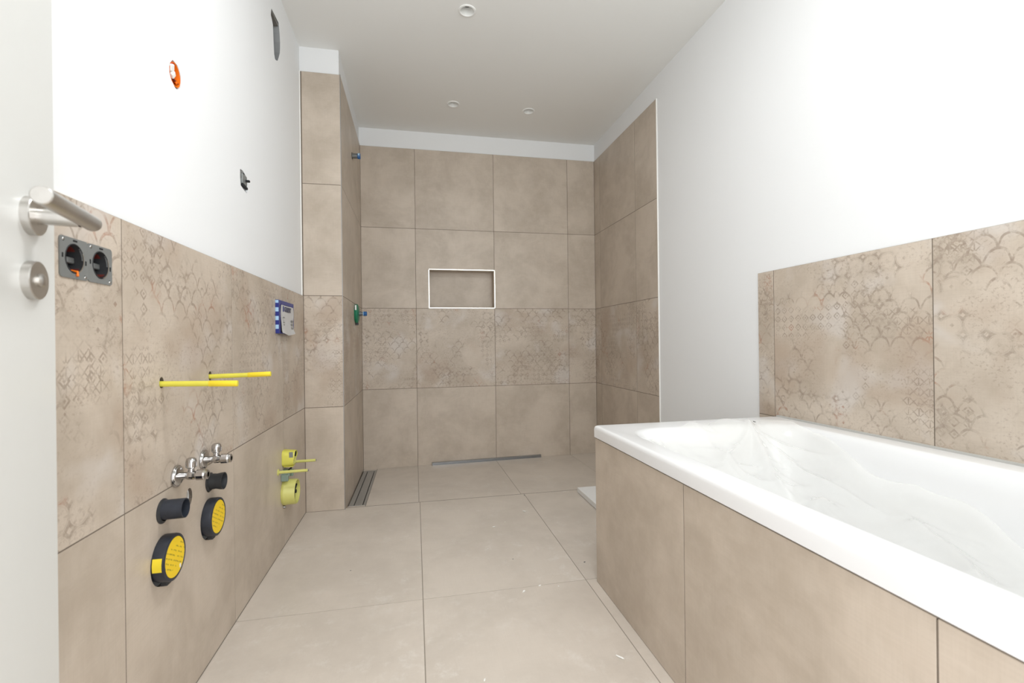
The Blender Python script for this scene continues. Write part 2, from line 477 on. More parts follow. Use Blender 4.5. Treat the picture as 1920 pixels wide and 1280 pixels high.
# children of wall_left live in its own frame: x along the wall, y up, z into the room
for (z0, z1, mat) in ((0.0, Z1, 'tile'), (Z1, Z2, 'decor')):
    for a, b in zip(LY, LY[1:]):
        hs = plane_holes(left_holes, a, b, z0, z1)
        tile(wall_left, Matrix.Translation((a, z0, XL - PL)), b - a, z1 - z0, mat, hs)
# loose edge of the plaster above the tile row and the bead at the column
link('caulk_bead', box_me(LY[0], 1.0, Z2, Z2 + 0.003, 0, 0.004), 'caulk_white', wall_left)

# ------------------------------------------------------------------ boxed column beside the shower
col = struct('wall_column', box_me(PL, XC - 0.0083, YF + 0.0083, YB + 0.05, -0.12, CZ + 0.05), 'plaster')
tag(col, 'boxed pipe column tiled in beige with a white band on top')
link('grout_bed', box_me(PL + .001, XC - 0.0006, YF + 0.0006, YB + 0.02, -0.05, Z4 - 0.001), 'grout', col)
rows = ((0.0, Z1, 'tile'), (Z1, Z2, 'decor'), (Z2, Z3, 'tile'), (Z3, Z4, 'tile'))
for z0, z1, mat in rows:
    tile(col, frame((XL + 0.001, YF, z0), X, Z), XC - XL - 0.001, z1 - z0, mat)
for z0, z1, mat in rows:
    z0 = -0.03 if z0 == 0 else z0
    tile(col, frame((XC, YF, z0), Y, Z), 3.44 - YF, z1 - z0, mat)
    tile(col, frame((XC, 3.44, z0), Y, Z), YB - 3.44, z1 - z0, mat)
link('edge_profile', box_me(XC - 0.003, XC + 0.0006, YF - 0.0006, YF + 0.003, 0, Z4), 'steel_dark', col)
link('caulk_bead', box_me(PL, PL + 0.005, YF - 0.0015, YF + 0.004, Z2, Z4), 'caulk_white', col)

# ------------------------------------------------------------------ back wall with niche
NX0, NX1, NZ0, NZ1, ND = 0.107, 0.615, 1.160, 1.457, 0.10
niche_hole = [rect(NX0, NX1, NZ0, NZ1)]
me = plate_me(rect(-0.75, 1.70, -0.15, 2.62), niche_hole, -0.13, 0.0)
wall_back = struct('wall_back', me, 'plaster'); wall_back.matrix_local = frame((0, YB + 0.0083, 0), X, Z)
tag(wall_back, 'beige tiled back wall of the shower with a framed niche')
link('wall_core', box_me(-0.75, 1.70, -0.15, 2.62, -0.18, -0.13), 'masonry', wall_back)
link('grout_bed', plate_me(rect(XC, XR, -0.05, Z4 - 0.001), niche_hole, 0.0, 0.0077), 'grout', wall_back)
g = GAP / 2
for z0, z1, mat in rows:
    zz0 = -0.035 if z0 == 0 else z0
    for a, b in zip(CX, CX[1:]):
        out = None
        if mat == 'tile' and z0 == Z2 and abs(a - 0.012) < 1e-6:         # cut around the niche
            w_, h_ = b - a, z1 - z0
            nx, nz = NX0 - a, NZ1 - z0
            out = [(g, g), (nx, g), (nx, nz), (w_ - g, nz), (w_ - g, h_ - g), (g, h_ - g)]
        if z0 == Z2 and abs(a - 0.611) < 1e-6:
            w_, h_ = b - a, z1 - z0
            nx, nz = NX1 - a, NZ1 - z0
            out = [(nx, g), (w_ - g, g), (w_ - g, h_ - g), (g, h_ - g), (g, nz), (nx, nz)]
        tile(wall_back, Matrix.Translation((a, zz0, 0.0083)), b - a, z1 - zz0, mat, (), out)
# niche lining
zN = 0.0083
tile(wall_back, Matrix.Translation((NX0, NZ0, zN - ND)), NX1 - NX0, NZ1 - NZ0, 'tile')
link('niche_side', box_me(NX0, NX0 + .008, NZ0, NZ1, zN - ND, zN - .001), 'tile', wall_back)
link('niche_side', box_me(NX1 - .008, NX1, NZ0, NZ1, zN - ND, zN - .001), 'tile', wall_back)
link('niche_side', box_me(NX0, NX1, NZ1 - .008, NZ1, zN - ND, zN - .001), 'tile', wall_back)
link('niche_side', box_me(NX0, NX1, NZ0, NZ0 + .008, zN - ND, zN - .001), 'tile', wall_back)
fr = []
for nm, a, b, c_, d_ in (('niche_profile', NX0 - .002, NX1 + .002, NZ1 - .006, NZ1 + .002), ('niche_profile', NX0 - .002, NX1 + .002, NZ0 - .002, NZ0 + .005),
                   ('niche_profile', NX0 - .002, NX0 + .006, NZ0, NZ1), ('niche_profile', NX1 - .006, NX1 + .002, NZ0, NZ1)):
    tag(link(nm, box_me(a, b, c_, d_, zN - 0.012, zN + 0.0015, 0.0008, 1), 'niche_metal', wall_back), 'bright metal edging of the niche')

# ------------------------------------------------------------------ right wall
wall_right = struct('wall_right', box_me(PR, PR + 0.14, -0.30, 3.75, -0.12, 2.62), 'plaster')
tag(wall_right, 'white plaster right wall with tiles at the shower and above the bathtub')
RY = [YE, 2.884, 3.487, YB]
link('grout_bed', box_me(XR + 0.0006, PR + .001, YE + 0.001, YB + .005, -0.05, Z4 - 0.001), 'grout', wall_right)
for z0, z1, mat in rows:
    zz0 = -0.02 if z0 == 0 else z0
    for a, b in zip(RY, RY[1:]):
        tile(wall_right, frame((XR, b, zz0), NY, Z), b - a, z1 - zz0, mat, thick=0.0055)
tag(link('edge_profile', box_me(XR - 0.0004, PR + .001, YE - 0.0042, YE - 0.0002, 0, Z4), 'caulk_white', wall_right), 'thin white edge strip of the shower tiles')
PY = [YW, 0.46, 1.063, 1.666, 1.7566]
PZ0, PT = 0.5794, 1.1794
link('grout_bed', box_me(XR + 0.0006, PR + .001, YW, PY[-1] - .001, 0, PT - 0.001), 'grout', wall_right)
for a, b in zip(PY, PY[1:]):
    tile(wall_right, frame((XR, b, PZ0), NY, Z), b - a, PT - PZ0, 'decor', thick=0.0055)
    tile(wall_right, frame((XR, b, 0), NY, Z), b - a, PZ0, 'tile', thick=0.0055)
link('silicone_bead', box_me(XR - 0.005, XR + 0.001, YW, YBF - .005, ZB - 0.002, ZB + 0.005), 'caulk_grey', wall_right)

# ------------------------------------------------------------------ wall behind the camera, doorway and added window
DX0, DX1, DH = -0.345, 0.545, 2.06
WX0, WX1, WZ0, WZ1 = 0.61, 1.39, 1.15, 2.25
outer = [(PL - .05, -0.12), (DX0, -0.12), (DX0, DH), (DX1, DH), (DX1, -0.12), (PR + .05, -0.12), (PR + .05, 2.62), (PL - .05, 2.62)]
me = plate_me(outer, [rect(WX0, WX1, WZ0, WZ1)], -0.14, 0.0)
wall_front = struct('wall_front', me, 'plaster')
wall_front.matrix_local = Matrix(((1, 0, 0, 0), (0, 0, 1, YW), (0, 1, 0, 0), (0, 0, 0, 1)))
tag(wall_front, 'white wall with the doorway and an added window behind the camera')
win = bpy.data.objects.new('added_window_1', None); C.objects.link(win); win.location = ((WX0 + WX1) / 2, YW - 0.07, WZ0)  # unseen window, added to bring light in from behind the camera
tag(win, 'added white framed window above the bathtub end', None, None, 'structure')
hw, hh = (WX1 - WX0) / 2, WZ1 - WZ0
for a, b, c_, d_ in ((-hw, -hw + .05, 0, hh), (hw - .05, hw, 0, hh), (-hw + .05, hw - .05, 0, .05), (-hw + .05, hw - .05, hh - .05, hh)):
    link('window_frame', box_me(a, b, -0.03, 0.03, c_, d_, 0.004), 'white_plastic', win)
link('pane', box_me(-hw + .05, hw - .05, -0.004, 0.004, .05, hh - .05), 'pane', win)
tr = bpy.data.objects.new('trim_1', None); C.objects.link(tr); tr.location = (0, YW, 0)
tag(tr, 'white door frame around the doorway', None, None, 'structure')
for a, b, c_, d_ in ((DX0 - .06, DX0 + .015, 0, DH + .06), (DX1 - .015, DX1 + .06, 0, DH + .06), (DX0 + .015, DX1 - .015, DH - .015, DH + .06)):
    link('architrave', box_me(a, b, -0.15, 0.012, c_, d_, 0.003), 'door', tr)

# ------------------------------------------------------------------ ceiling
LAMPS = [(0.264, 2.248), (0.270, 3.148), (0.788, 3.150)]
me = plate_me(rect(-0.75, 1.65, -0.30, 3.80), [ring_pts(x, y, 0.0365, 32) for x, y in LAMPS], 0.0, 0.09)
ceil = struct('ceiling', me, 'ceiling'); ceil.location = (0, 0, CZ)
tag(ceil, 'off-white painted ceiling with recessed downlights')
link('ceiling_deck', box_me(-0.75, 1.65, -0.30, 3.80, 0.09, 0.12), 'masonry', ceil)

# ------------------------------------------------------------------ floor
SY = 2.700                                       # joint between room floor and shower floor
floor = struct('floor', box_me(-0.75, 1.65, -0.60, SY, -0.12, -0.0012), 'floor_grout')
tag(floor, 'large beige tiles of the bathroom floor')
FXs = [XL, 0.0175, 0.620, 1.2126, XR]
FYs = [-0.55, 0.475, 1.676, SY]
for a, b in zip(FXs, FXs[1:]):
    for c_, d_ in zip(FYs, FYs[1:]):
        if a == FXs[-2] and d_ < 1.7: continue     # hidden under the bathtub
        bb = min(b, XB + 0.06) if (a == 0.620 and d_ < 1.0) else b
        tile(floor, frame((a, c_, 0), X, Y), bb - a, d_ - c_, 'floor_tile', thick=0.004)
# shower floor falls towards the drain
def sz(x, y):
    u = (x - XC) / (XR - XC); v = (y - SY) / (YB - SY)
    return (-0.009 * (1 - u) + 0.0 * u) * (1 - v) + (-0.030 * (1 - u) - 0.011 * u) * v
DRX0, DRX1, DRY0, DRY1 = -0.374, -0.282, 2.752, 3.560
sfl = struct('floor_shower', box_me(-0.75, 1.65, SY, 3.75, -0.12, -0.075), 'grout')
tag(sfl, 'beige tiled shower floor falling towards a channel drain')
def slab(parent, name, x0, x1, y0, y1, mat, dz=0.0, th=0.02):
    g = GAP / 2; x0 += g; x1 -= g; y0 += g; y1 -= g
    nx, ny = 4, 6
    v, f = [], []
    for k in (0, 1):
        for j in range(ny + 1):
            for i in range(nx + 1):
                x = x0 + (x1 - x0) * i / nx; y = y0 + (y1 - y0) * j / ny
                v.append((x - x0, y - y0, sz(x, y) + dz - (th if k else 0)))
    n = (nx + 1) * (ny + 1); idx = lambda k, i, j: k * n + j * (nx + 1) + i
    for j in range(ny):
        for i in range(nx):
            f.append((idx(0, i, j), idx(0, i + 1, j), idx(0, i + 1, j + 1), idx(0, i, j + 1)))
            f.append((idx(1, i, j + 1), idx(1, i + 1, j + 1), idx(1, i + 1, j), idx(1, i, j)))
    for i in range(nx):
        f.append((idx(1, i, 0), idx(1, i + 1, 0), idx(0, i + 1, 0), idx(0, i, 0)))
        f.append((idx(0, i, ny), idx(0, i + 1, ny), idx(1, i + 1, ny), idx(1, i, ny)))
    for j in range(ny):
        f.append((idx(0, 0, j), idx(0, 0, j + 1), idx(1, 0, j + 1), idx(1, 0, j)))
        f.append((idx(1, nx, j), idx(1, nx, j + 1), idx(0, nx, j + 1), idx(0, nx, j)))
    return link(name, pyd(v, f), mat, parent, Matrix.Translation((x0, y0, 0)))
slab(sfl, 'screed', DRX1, XR, SY, YB, 'floor_grout', -0.0014, 0.06)
slab(sfl, 'screed', XC, DRX1, SY, DRY0, 'grout', -0.0022, 0.06)
slab(sfl, 'screed', XC, DRX1, DRY1, YB, 'grout', -0.0022, 0.06)
for a, b in ((DRX1, 0.012), (0.012, 0.606), (0.606, 1.2126), (1.2126, XR)):
    slab(sfl, 'tile', a, b, SY + 0.0045, YB, 'floor_tile')
slab(sfl, 'tile', XC, DRX1, SY + 0.0045, DRY0, 'floor_tile')
slab(sfl, 'tile', XC, DRX1, DRY1, YB, 'floor_tile')
link('joint_strip', box_me(XC, XR, SY - 0.001, SY + 0.0052, -0.03, -0.0008), 'grout', sfl)
# channel drain
dz = sz(DRX0, (DRY0 + DRY1) / 2)
dr = thing('channel_drain', ((DRX0 + DRX1) / 2, (DRY0 + DRY1) / 2, -0.075), 'long stainless steel channel drain in the shower floor', 'drain')
pitch = math.atan2(sz(DRX0, DRY1) - sz(DRX0, DRY0), DRY1 - DRY0)
hw, hl = (DRX1 - DRX0) / 2, (DRY1 - DRY0) / 2
def tilt(o): o.rotation_euler = (pitch, 0, 0); return o
zt = dz + 0.075
for n_, a, b, c_, d_ in (('frame_rail', -hw, -hw + .026, -hl, hl), ('frame_rail', hw - .014, hw, -hl, hl), ('frame_end', -hw + .026, hw - .014, -hl, -hl + .004), ('frame_end', -hw + .026, hw - .014, hl - .020, hl)):
    tilt(link(n_, box_me(a, b, c_, d_, zt - 0.012, zt + 0.0012, 0.0006, 1), 'drain_steel', dr))
tilt(link('cover_plate', box_me(-hw + .031, hw - .019, -hl + .005, hl - .022, zt - 0.006, zt + 0.0005, 0.0006, 1), 'drain_steel', dr))
tilt(link('channel_tray', box_me(-hw + .004, hw - .004, -hl + .002, hl - .002, 0.002, zt - 0.0125), 'dark', dr))

# ------------------------------------------------------------------ door leaf, open against the left wall
du = Vector((-0.208, 0.978, 0)).normalized(); dn = Vector((du.y, -du.x, 0))
HB = Vector((-0.479, 0.7086, 0))                  # foot of the handle axis on the leaf's face
door = bpy.data.objects.new('door_1', None); C.objects.link(door)
door.matrix_world = Matrix(((dn.x, du.x, 0, HB.x), (dn.y, du.y, 0, HB.y), (0, 0, 1, 0), (0, 0, 0, 1)))
tag(door, 'open white lacquered door leaf with brushed steel lever handle', None, None, 'structure')
# local: x out of the face, y towards the free edge, z up
HZ, KZ, EDGE = 1.066, 0.984, 0.0665
link('leaf', box_me(-0.040, 0.0, EDGE - 0.86, EDGE, 0.008, 2.02, 0.002, 2), 'door', door)
lev = link('lever_handle', lathe([(0, .0245), (.0085, .0245), (.0095, .0235), (.0095, .0)], 'x', 48), 'steel', door, Matrix.Translation((0, 0, HZ)))
sharp(lev); tag(lev, 'brushed steel lever handle')
def tube_path(pts, r, seg=20, closed_ends=True):
    v, f = [], []; n = len(pts)
    P = [Vector(p) for p in pts]
    prev = None
    for i, p in enumerate(P):
        d = (P[min(i + 1, n - 1)] - P[max(i - 1, 0)]).normalized()
        ref = Vector((0, 0, 1)) if abs(d.z) < .9 else Vector((1, 0, 0))
        a = d.cross(ref).normalized(); b = a.cross(d)
        if prev is not None and a.dot(prev) < 0: a = -a; b = -b
        prev = a
        rr = r[i] if isinstance(r, (list, tuple)) else r
        for k in range(seg):
            t = 2 * math.pi * k / seg
            v.append(tuple(p + rr * (math.cos(t) * a + math.sin(t) * b)))
    for i in range(n - 1):
        for k in range(seg):
            j = (k + 1) % seg
            f.append((i * seg + k, i * seg + j, (i + 1) * seg + j, (i + 1) * seg + k))
    if closed_ends:
        f.append(tuple(range(seg - 1, -1, -1))); f.append(tuple((n - 1) * seg + k for k in range(seg)))
    return fix(pyd(v, f))
pth = [(0.006, 0, 0), (0.030, 0, 0), (0.044, 0, 0)]
for i in range(0, 7):
    a = math.radians(90 * i / 6); pth.append((0.044 + 0.013 * math.sin(a), -0.013 + 0.013 * math.cos(a), 0))
pth += [(0.057, -0.05, 0), (0.057, -0.112, 0)]
neck = sharp(link('neck', lathe([(0.009, .0102), (.050, .0102)], 'x', 32), 'steel', lev))
bar = sharp(link('lever_bar', lathe([(-0.114, 0), (-0.114, .0092), (-.1128, .0104), (.0225, .0104), (.0235, .0096), (.0235, 0)], 'y', 36), 'steel', lev, Matrix.Translation((0.056, 0, 0))))
kn = sharp(link('thumb_turn', lathe([(0, .0245), (.0085, .0245), (.0095, .0235), (.0095, .0)], 'x', 48), 'steel', door, Matrix.Translation((0, 0, KZ))))
tag(kn, 'round brushed steel privacy lock rosette')
sharp(link('lock_button', lathe([(.009, .0085), (.012, .0085), (.0145, .006), (.0152, 0)], 'x', 28), 'steel', kn))
link('edge_plate', box_me(-0.031, -0.009, EDGE - 0.001, EDGE + 0.0006, 0.90, 1.14, 0.0004, 1), 'steel', door)
for z in (HZ, KZ):
    sharp(link('back_rosette', lathe([(-.040, .0245), (-.047, .0245), (-.048, .0235), (-.048, 0)], 'x', 40), 'steel', door, Matrix.Translation((0, 0, z))))

# ------------------------------------------------------------------ bathtub and its tiled front
apron = struct('wall_bath_front', box_me(XB + 0.0085, XB + 0.06, YW, YBF - 0.012, 0, 0.528), 'masonry')
tag(apron, 'beige tiled front panel under the bathtub rim')
link('grout_bed', box_me(XB + 0.0006, XB + 0.0086, YW, YBF - 0.006, 0.0, 0.533), 'grout', apron)
AY = [YW, 0.483, 1.068, YBF - 0.004]
for a, b in zip(AY, AY[1:]):
    tile(apron, frame((XB, b, 0.0), NY, Z), b - a, 0.5365, 'tile')
link('end_panel', box_me(XB + 0.06, XR - 0.001, YBF - 0.060, YBF - 0.0125, 0, 0.533), 'masonry', apron)
for a, b in ((XB + 0.001, 1.045), (1.045, XR - 0.001)):
    tile(apron, frame((b, YBF - 0.004, 0.0), (-1, 0, 0), Z), b - a, 0.5365, 'tile', thick=0.008)

def rr_ring(x0, x1, y0, y1, r, z, n=10):
    return [(x, y, z) for x, y in rrect(x0, x1, y0, y1, r, n)]
def loft(rings, cap_last=True, cap_first=False):
    v, f = [], []; n = len(rings[0])
    for R_ in rings: v += R_
    for k in range(len(rings) - 1):
        for i in range(n):
            j = (i + 1) % n
            f.append((k * n + i, k * n + j, (k + 1) * n + j, (k + 1) * n + i))
    if cap_last: f.append(tuple((len(rings) - 1) * n + i for i in range(n)))
    if cap_first: f.append(tuple(reversed(range(n))))
    return fix(pyd(v, f))
TX0, TX1, TY0, TY1 = XB - 0.006, XR - 0.002, YW + 0.003, YBF
tub = thing('bathtub', (TX0, TY0, 0), 'white acrylic built-in bathtub behind the tiled front panel', 'bathtub')
W, L = TX1 - TX0, TY1 - TY0
rings = []
LIP = 0.541
for ins, z in ((0.022, LIP), (0.0, LIP), (0.0, 0.5700), (0.0012, 0.5760), (0.0045, 0.5808), (0.0090, 0.5828), (0.014, ZB)):
    rings.append(rr_ring(ins, W - ins, ins, L - ins, max(0.004, 0.012 - ins * .3), z))
def inner(e, z, r):                                # e: inset beyond the rim edge
    return rr_ring(0.062 + e, W - 0.070 - e, 0.10 + e * 1.5, L - 0.105 - e * 2.2, r, z)
for e, z, r in ((0.0, ZB, .13), (0.006, 0.5818, .127), (0.013, 0.577, .125), (0.020, 0.566, .122), (0.030, 0.53, .12), (0.042, 0.46, .118), (0.055, 0.36, .116),
                (0.068, 0.27, .115), (0.082, 0.215, .112), (0.100, 0.185, .105), (0.130, 0.170, .09), (0.17, 0.166, .07)):
    rings.append(inner(e, z, r))
basin = link('basin', loft(rings), 'acrylic', tub); sharp(basin, 50)
ov = sharp(link('drain_cover', lathe([(0, .034), (.004, .033), (.006, .028), (.006, 0)], 'z', 32), 'chrome', tub, Matrix.Translation((W / 2, 0.45, 0.167))))
for (fx, fy) in ((0.2, 0.3), (W - .2, 0.3), (0.2, L - .4), (W - .2, L - .4)):
    link('foot', lathe([(0, .0), (0, .025), (.01, .02), (.16, .012), (.16, 0)], 'z', 16), 'steel_dark', tub, Matrix.Translation((fx, fy, 0)))

# ------------------------------------------------------------------ crumpled protective film lying in the tub
bvh = BVHTree.FromPolygons([tuple(v.co) for v in basin.data.vertices], [tuple(p.vertices) for p in basin.data.polygons])
def tub_z(x, y):
    h = bvh.ray_cast(Vector((x - TX0, y - TY0, 1.2)), Vector((0, 0, -1)))
    return h[0].z if h[0] else 0.17
nx, ny = 84, 190
fx0, fx1, fy0, fy1 = 0.700, 1.400, 0.10, 1.640
gx = [fx0 + (fx1 - fx0) * i / nx for i in range(nx + 1)]; gy = [fy0 + (fy1 - fy0) * j / ny for j in range(ny + 1)]
base = [[tub_z(x, y) + 0.003 for x in gx] for y in gy]
def tent(y):                                       # heap of film: high at the far rim, sinking along the tub
    k = [(0.0, .30), (0.5, .36), (0.9, .43), (1.15, .49), (1.35, .545), (1.5, .588), (1.7, .586)]
    for (a, p), (b, q) in zip(k, k[1:]):
        if a <= y <= b: return p + (q - p) * (y - a) / (b - a)
    return .3
base = [[max(base[j][i], tent(gy[j]) - 0.05 * math.sin((gx[i] - 0.70) / 0.70 * math.pi)) for i in range(nx + 1)] for j in range(ny + 1)]
hz = [r[:] for r in base]
for it in range(34):                               # a sheet does not follow tight corners
    nh = [r[:] for r in hz]
    for j in range(1, ny):
        for i in range(1, nx):
            a = (hz[j][i - 1] + hz[j][i + 1] + hz[j - 1][i] + hz[j + 1][i]) * .25
            nh[j][i] = max(base[j][i], a)
    hz = nh
ridges = [((1.17, 1.50), (0.84, 1.22), .034, .030), ((1.17, 1.50), (1.04, 1.12), .040, .024), ((1.17, 1.50), (1.31, 1.24), .020, .03), ((1.17, 1.52), (0.82, 1.48), .016, .03),
          ((1.17, 1.50), (1.19, 1.05), .026, .022), ((1.10, 1.08), (0.90, 0.98), .030, .022), ((1.05, 0.95), (0.88, 0.62), .034, .022), ((1.22, 0.95), (1.02, 0.42), .034, .028),
          ((0.92, 0.75), (1.12, 0.50), .026, .020), ((1.25, 0.70), (0.90, 0.36), .034, .022), ((0.86, 1.12), (0.93, 0.80), .026, .018), ((1.00, 1.30), (1.22, 1.28), .014, .018)]
def segd(px, py, a, b):
    ax, ay = a; bx, by = b; dx, dy = bx - ax, by - ay
    t = max(0, min(1, ((px - ax) * dx + (py - ay) * dy) / (dx * dx + dy * dy)))
    return math.hypot(px - ax - t * dx, py - ay - t * dy), t
def film_h(x, y):
    fi = min(max((x - fx0) / (fx1 - fx0) * nx, 0), nx - 1e-4); fj = min(max((y - fy0) / (fy1 - fy0) * ny, 0), ny - 1e-4)
    i, j = int(fi), int(fj); u, v = fi - i, fj - j
    z = (hz[j][i] * (1 - u) + hz[j][i + 1] * u) * (1 - v) + (hz[j + 1][i] * (1 - u) + hz[j + 1][i + 1] * u) * v
    q = Vector((x * 3.1, y * 2.3, 0.3))
    wx, wy = x + .04 * noise.noise(q * 2.1), y + .04 * noise.noise(q * 2.1 + Vector((9, 4, 2)))
    top = 0
    for a, b, h, w_ in ridges:
        d, t = segd(wx, wy, a, b)
        top = max(top, h * math.exp(-(d / w_) ** 1.35) * (1 - 0.5 * t))
    n1 = 1 - abs(noise.noise(Vector((wx * 5.0, wy * 3.2, 1.7)))) * 2.2
    n2 = 1 - abs(noise.noise(Vector((wx * 12, wy * 8, 6.7)))) * 2.2
    return z + top + 0.014 * max(0, n1) ** 1.6 + 0.004 * max(0, n2) ** 2
fv, ff = [], []
NU, NV = 90, 200
for j in range(NV + 1):
    tv = j / NV
    for i in range(NU + 1):
        tu = i / NU
        y1 = 1.565 - 0.10 * (2 * tu - 1.25) ** 2 + 0.035 * noise.noise(Vector((tu * 4, 7.1, 0)))
        y0 = 0.20 + 0.05 * noise.noise(Vector((tu * 4, 2.1, 0)))
        y = y0 + (y1 - y0) * tv
        x0 = 0.80 + 0.05 * math.sin(y * 8.0 + .6) + .05 * noise.noise(Vector((3.3, y * 4, 0))) - 0.05 * max(0, y - 1.15) / .4
        x1 = 1.325 + .04 * noise.noise(Vector((8.3, y * 5, 0))) - 0.06 * max(0, 1.2 - y)
        x = x0 + (x1 - x0) * tu
        fv.append((x - 1.17, y - 0.9, film_h(x, y) - 0.17))
for j in range(NV):
    for i in range(NU):
        k = j * (NU + 1) + i; ff.append((k, k + 1, k + NU + 2, k + NU + 1))
film = link('plastic_film', pyd(fv, ff), 'film', smooth=True); film.location = (1.17, 0.9, 0.17)
tag(film, 'crumpled clear protective plastic film lying in the bathtub', 'plastic film')
for px, py, s, lb in ((0.985, 1.085, .009, 'grey grit chip lying in a fold of the plastic film'), (1.235, 1.53, .006, 'tiny grey grit chip on the film by the bathtub rim')):
    c = link('grit_chip', box_me(-s, s, -s * .7, s * .6, 0, s * .5, s * .2, 1), 'grey_chip'); c.location = (px, py, film_h(px, py) - .0005); c.rotation_euler = (.3, .2, .6)
    tag(c, lb, 'chip', 'grit on the plastic film')

# ------------------------------------------------------------------ white board on the floor behind the tub
bd = thing('foam_board', (0.934, 1.80, 0), 'white flat board lying on the floor behind the bathtub', 'board')
link('board_core', box_me(0, 0.495, 0, 0.850, 0.0015, 0.015, 0.0015, 1), 'foam', bd)
link('board_face', box_me(-0.0006, 0.4956, -0.0006, 0.8506, 0.015, 0.030, 0.0025, 2), 'foam', bd)

# ------------------------------------------------------------------ metal profile on the shower floor against the back wall
pa, pb = Vector((0.119, YB - 0.018, 0)), Vector((0.962, YB - 0.011, 0))
pa.z, pb.z = sz(pa.x, pa.y) + .0008, sz(pb.x, pb.y) + .0008
d_ = pb - pa
prof = thing('metal_profile', pa, 'thin aluminium profile lying along the shower back wall', 'profile')
prof.rotation_euler = (0, -math.atan2(d_.z, math.hypot(d_.x, d_.y)), math.atan2(d_.y, d_.x))
LN = d_.length
sec = [(-.0095, 0), (.0095, 0), (.0095, .004), (.006, .004), (.006, .0075), (.0095, .0075), (.0095, .019), (-.0095, .019), (-.0095, .0135), (-.0075, .012), (-.0075, .007), (-.0095, .0055)]
v = [(0, y, z) for y, z in sec] + [(LN, y, z) for y, z in sec]; n = len(sec)
f = [(i, (i + 1) % n, n + (i + 1) % n, n + i) for i in range(n)] + [tuple(range(n)), tuple(range(2 * n - 1, n - 1, -1))]
link('rail', fix(pyd(v, f)), 'alu', prof)
link('end_cap', box_me(-0.003, 0.0, -.0098, .0098, 0, .0193, .0004, 1), 'steel_dark', prof)
link('end_cap', box_me(LN, LN + .003, -.0098, .0098, 0, .0193, .0004, 1), 'steel_dark', prof)

# ------------------------------------------------------------------ ceiling downlights
def downlight(x, y, label):
    t = thing('downlight', (x, y, CZ), label, 'downlight', 'recessed ceiling downlights')
    sharp(link('rim', lathe([(0.004, .0362), (-.0002, .0425), (-.0030, .0425), (-.0042, .0405), (-.0042, .0345), (-.002, .0325), (0.006, .0330)], 'z', 40), 'ceiling', t))
    sharp(link('reflector', lathe([(-.002, .0325), (0.030, .0185), (.034, .0183)], 'z', 40), 'white_plastic', t))
    sharp(link('lamp_ring', lathe([(.030, .0187), (.028, .0180), (.030, .0165), (.032, .0165)], 'z', 32), 'grey_pipe', t))
    link('lamp_lens', lathe([(.031, .0168), (.0295, .010), (.029, 0)], 'z', 32), 'lamp_lens', t, smooth=True)
for (x, y), lb in zip(LAMPS, ('white recessed downlight on its own in front of the shower', 'white recessed downlight over the shower nearer the tiled column',
                              'white recessed downlight over the shower nearer the right wall')): downlight(x, y, lb)

# round opal ceiling lamp, added out of view to light the room from above
cl = thing('added_ceiling_lamp', (0.34, 1.00, CZ), 'added round lit opal ceiling lamp over the front of the room', 'ceiling lamp')
sharp(link('base_ring', lathe([(0, 0), (0, .215), (-.012, .218), (-.018, .212), (-.018, .0)], 'z', 48), 'white_plastic', cl))
link('diffuser', lathe([(-.018, .205), (-.045, .198), (-.068, .160), (-.080, .090), (-.083, 0)], 'z', 48), 'opal', cl, smooth=True)

# ------------------------------------------------------------------ left wall fittings (x out of the wall)
def on_left(name, y, z, label, cat, group=None, x=XL): return thing(name, (x, y, z), label, cat, group)

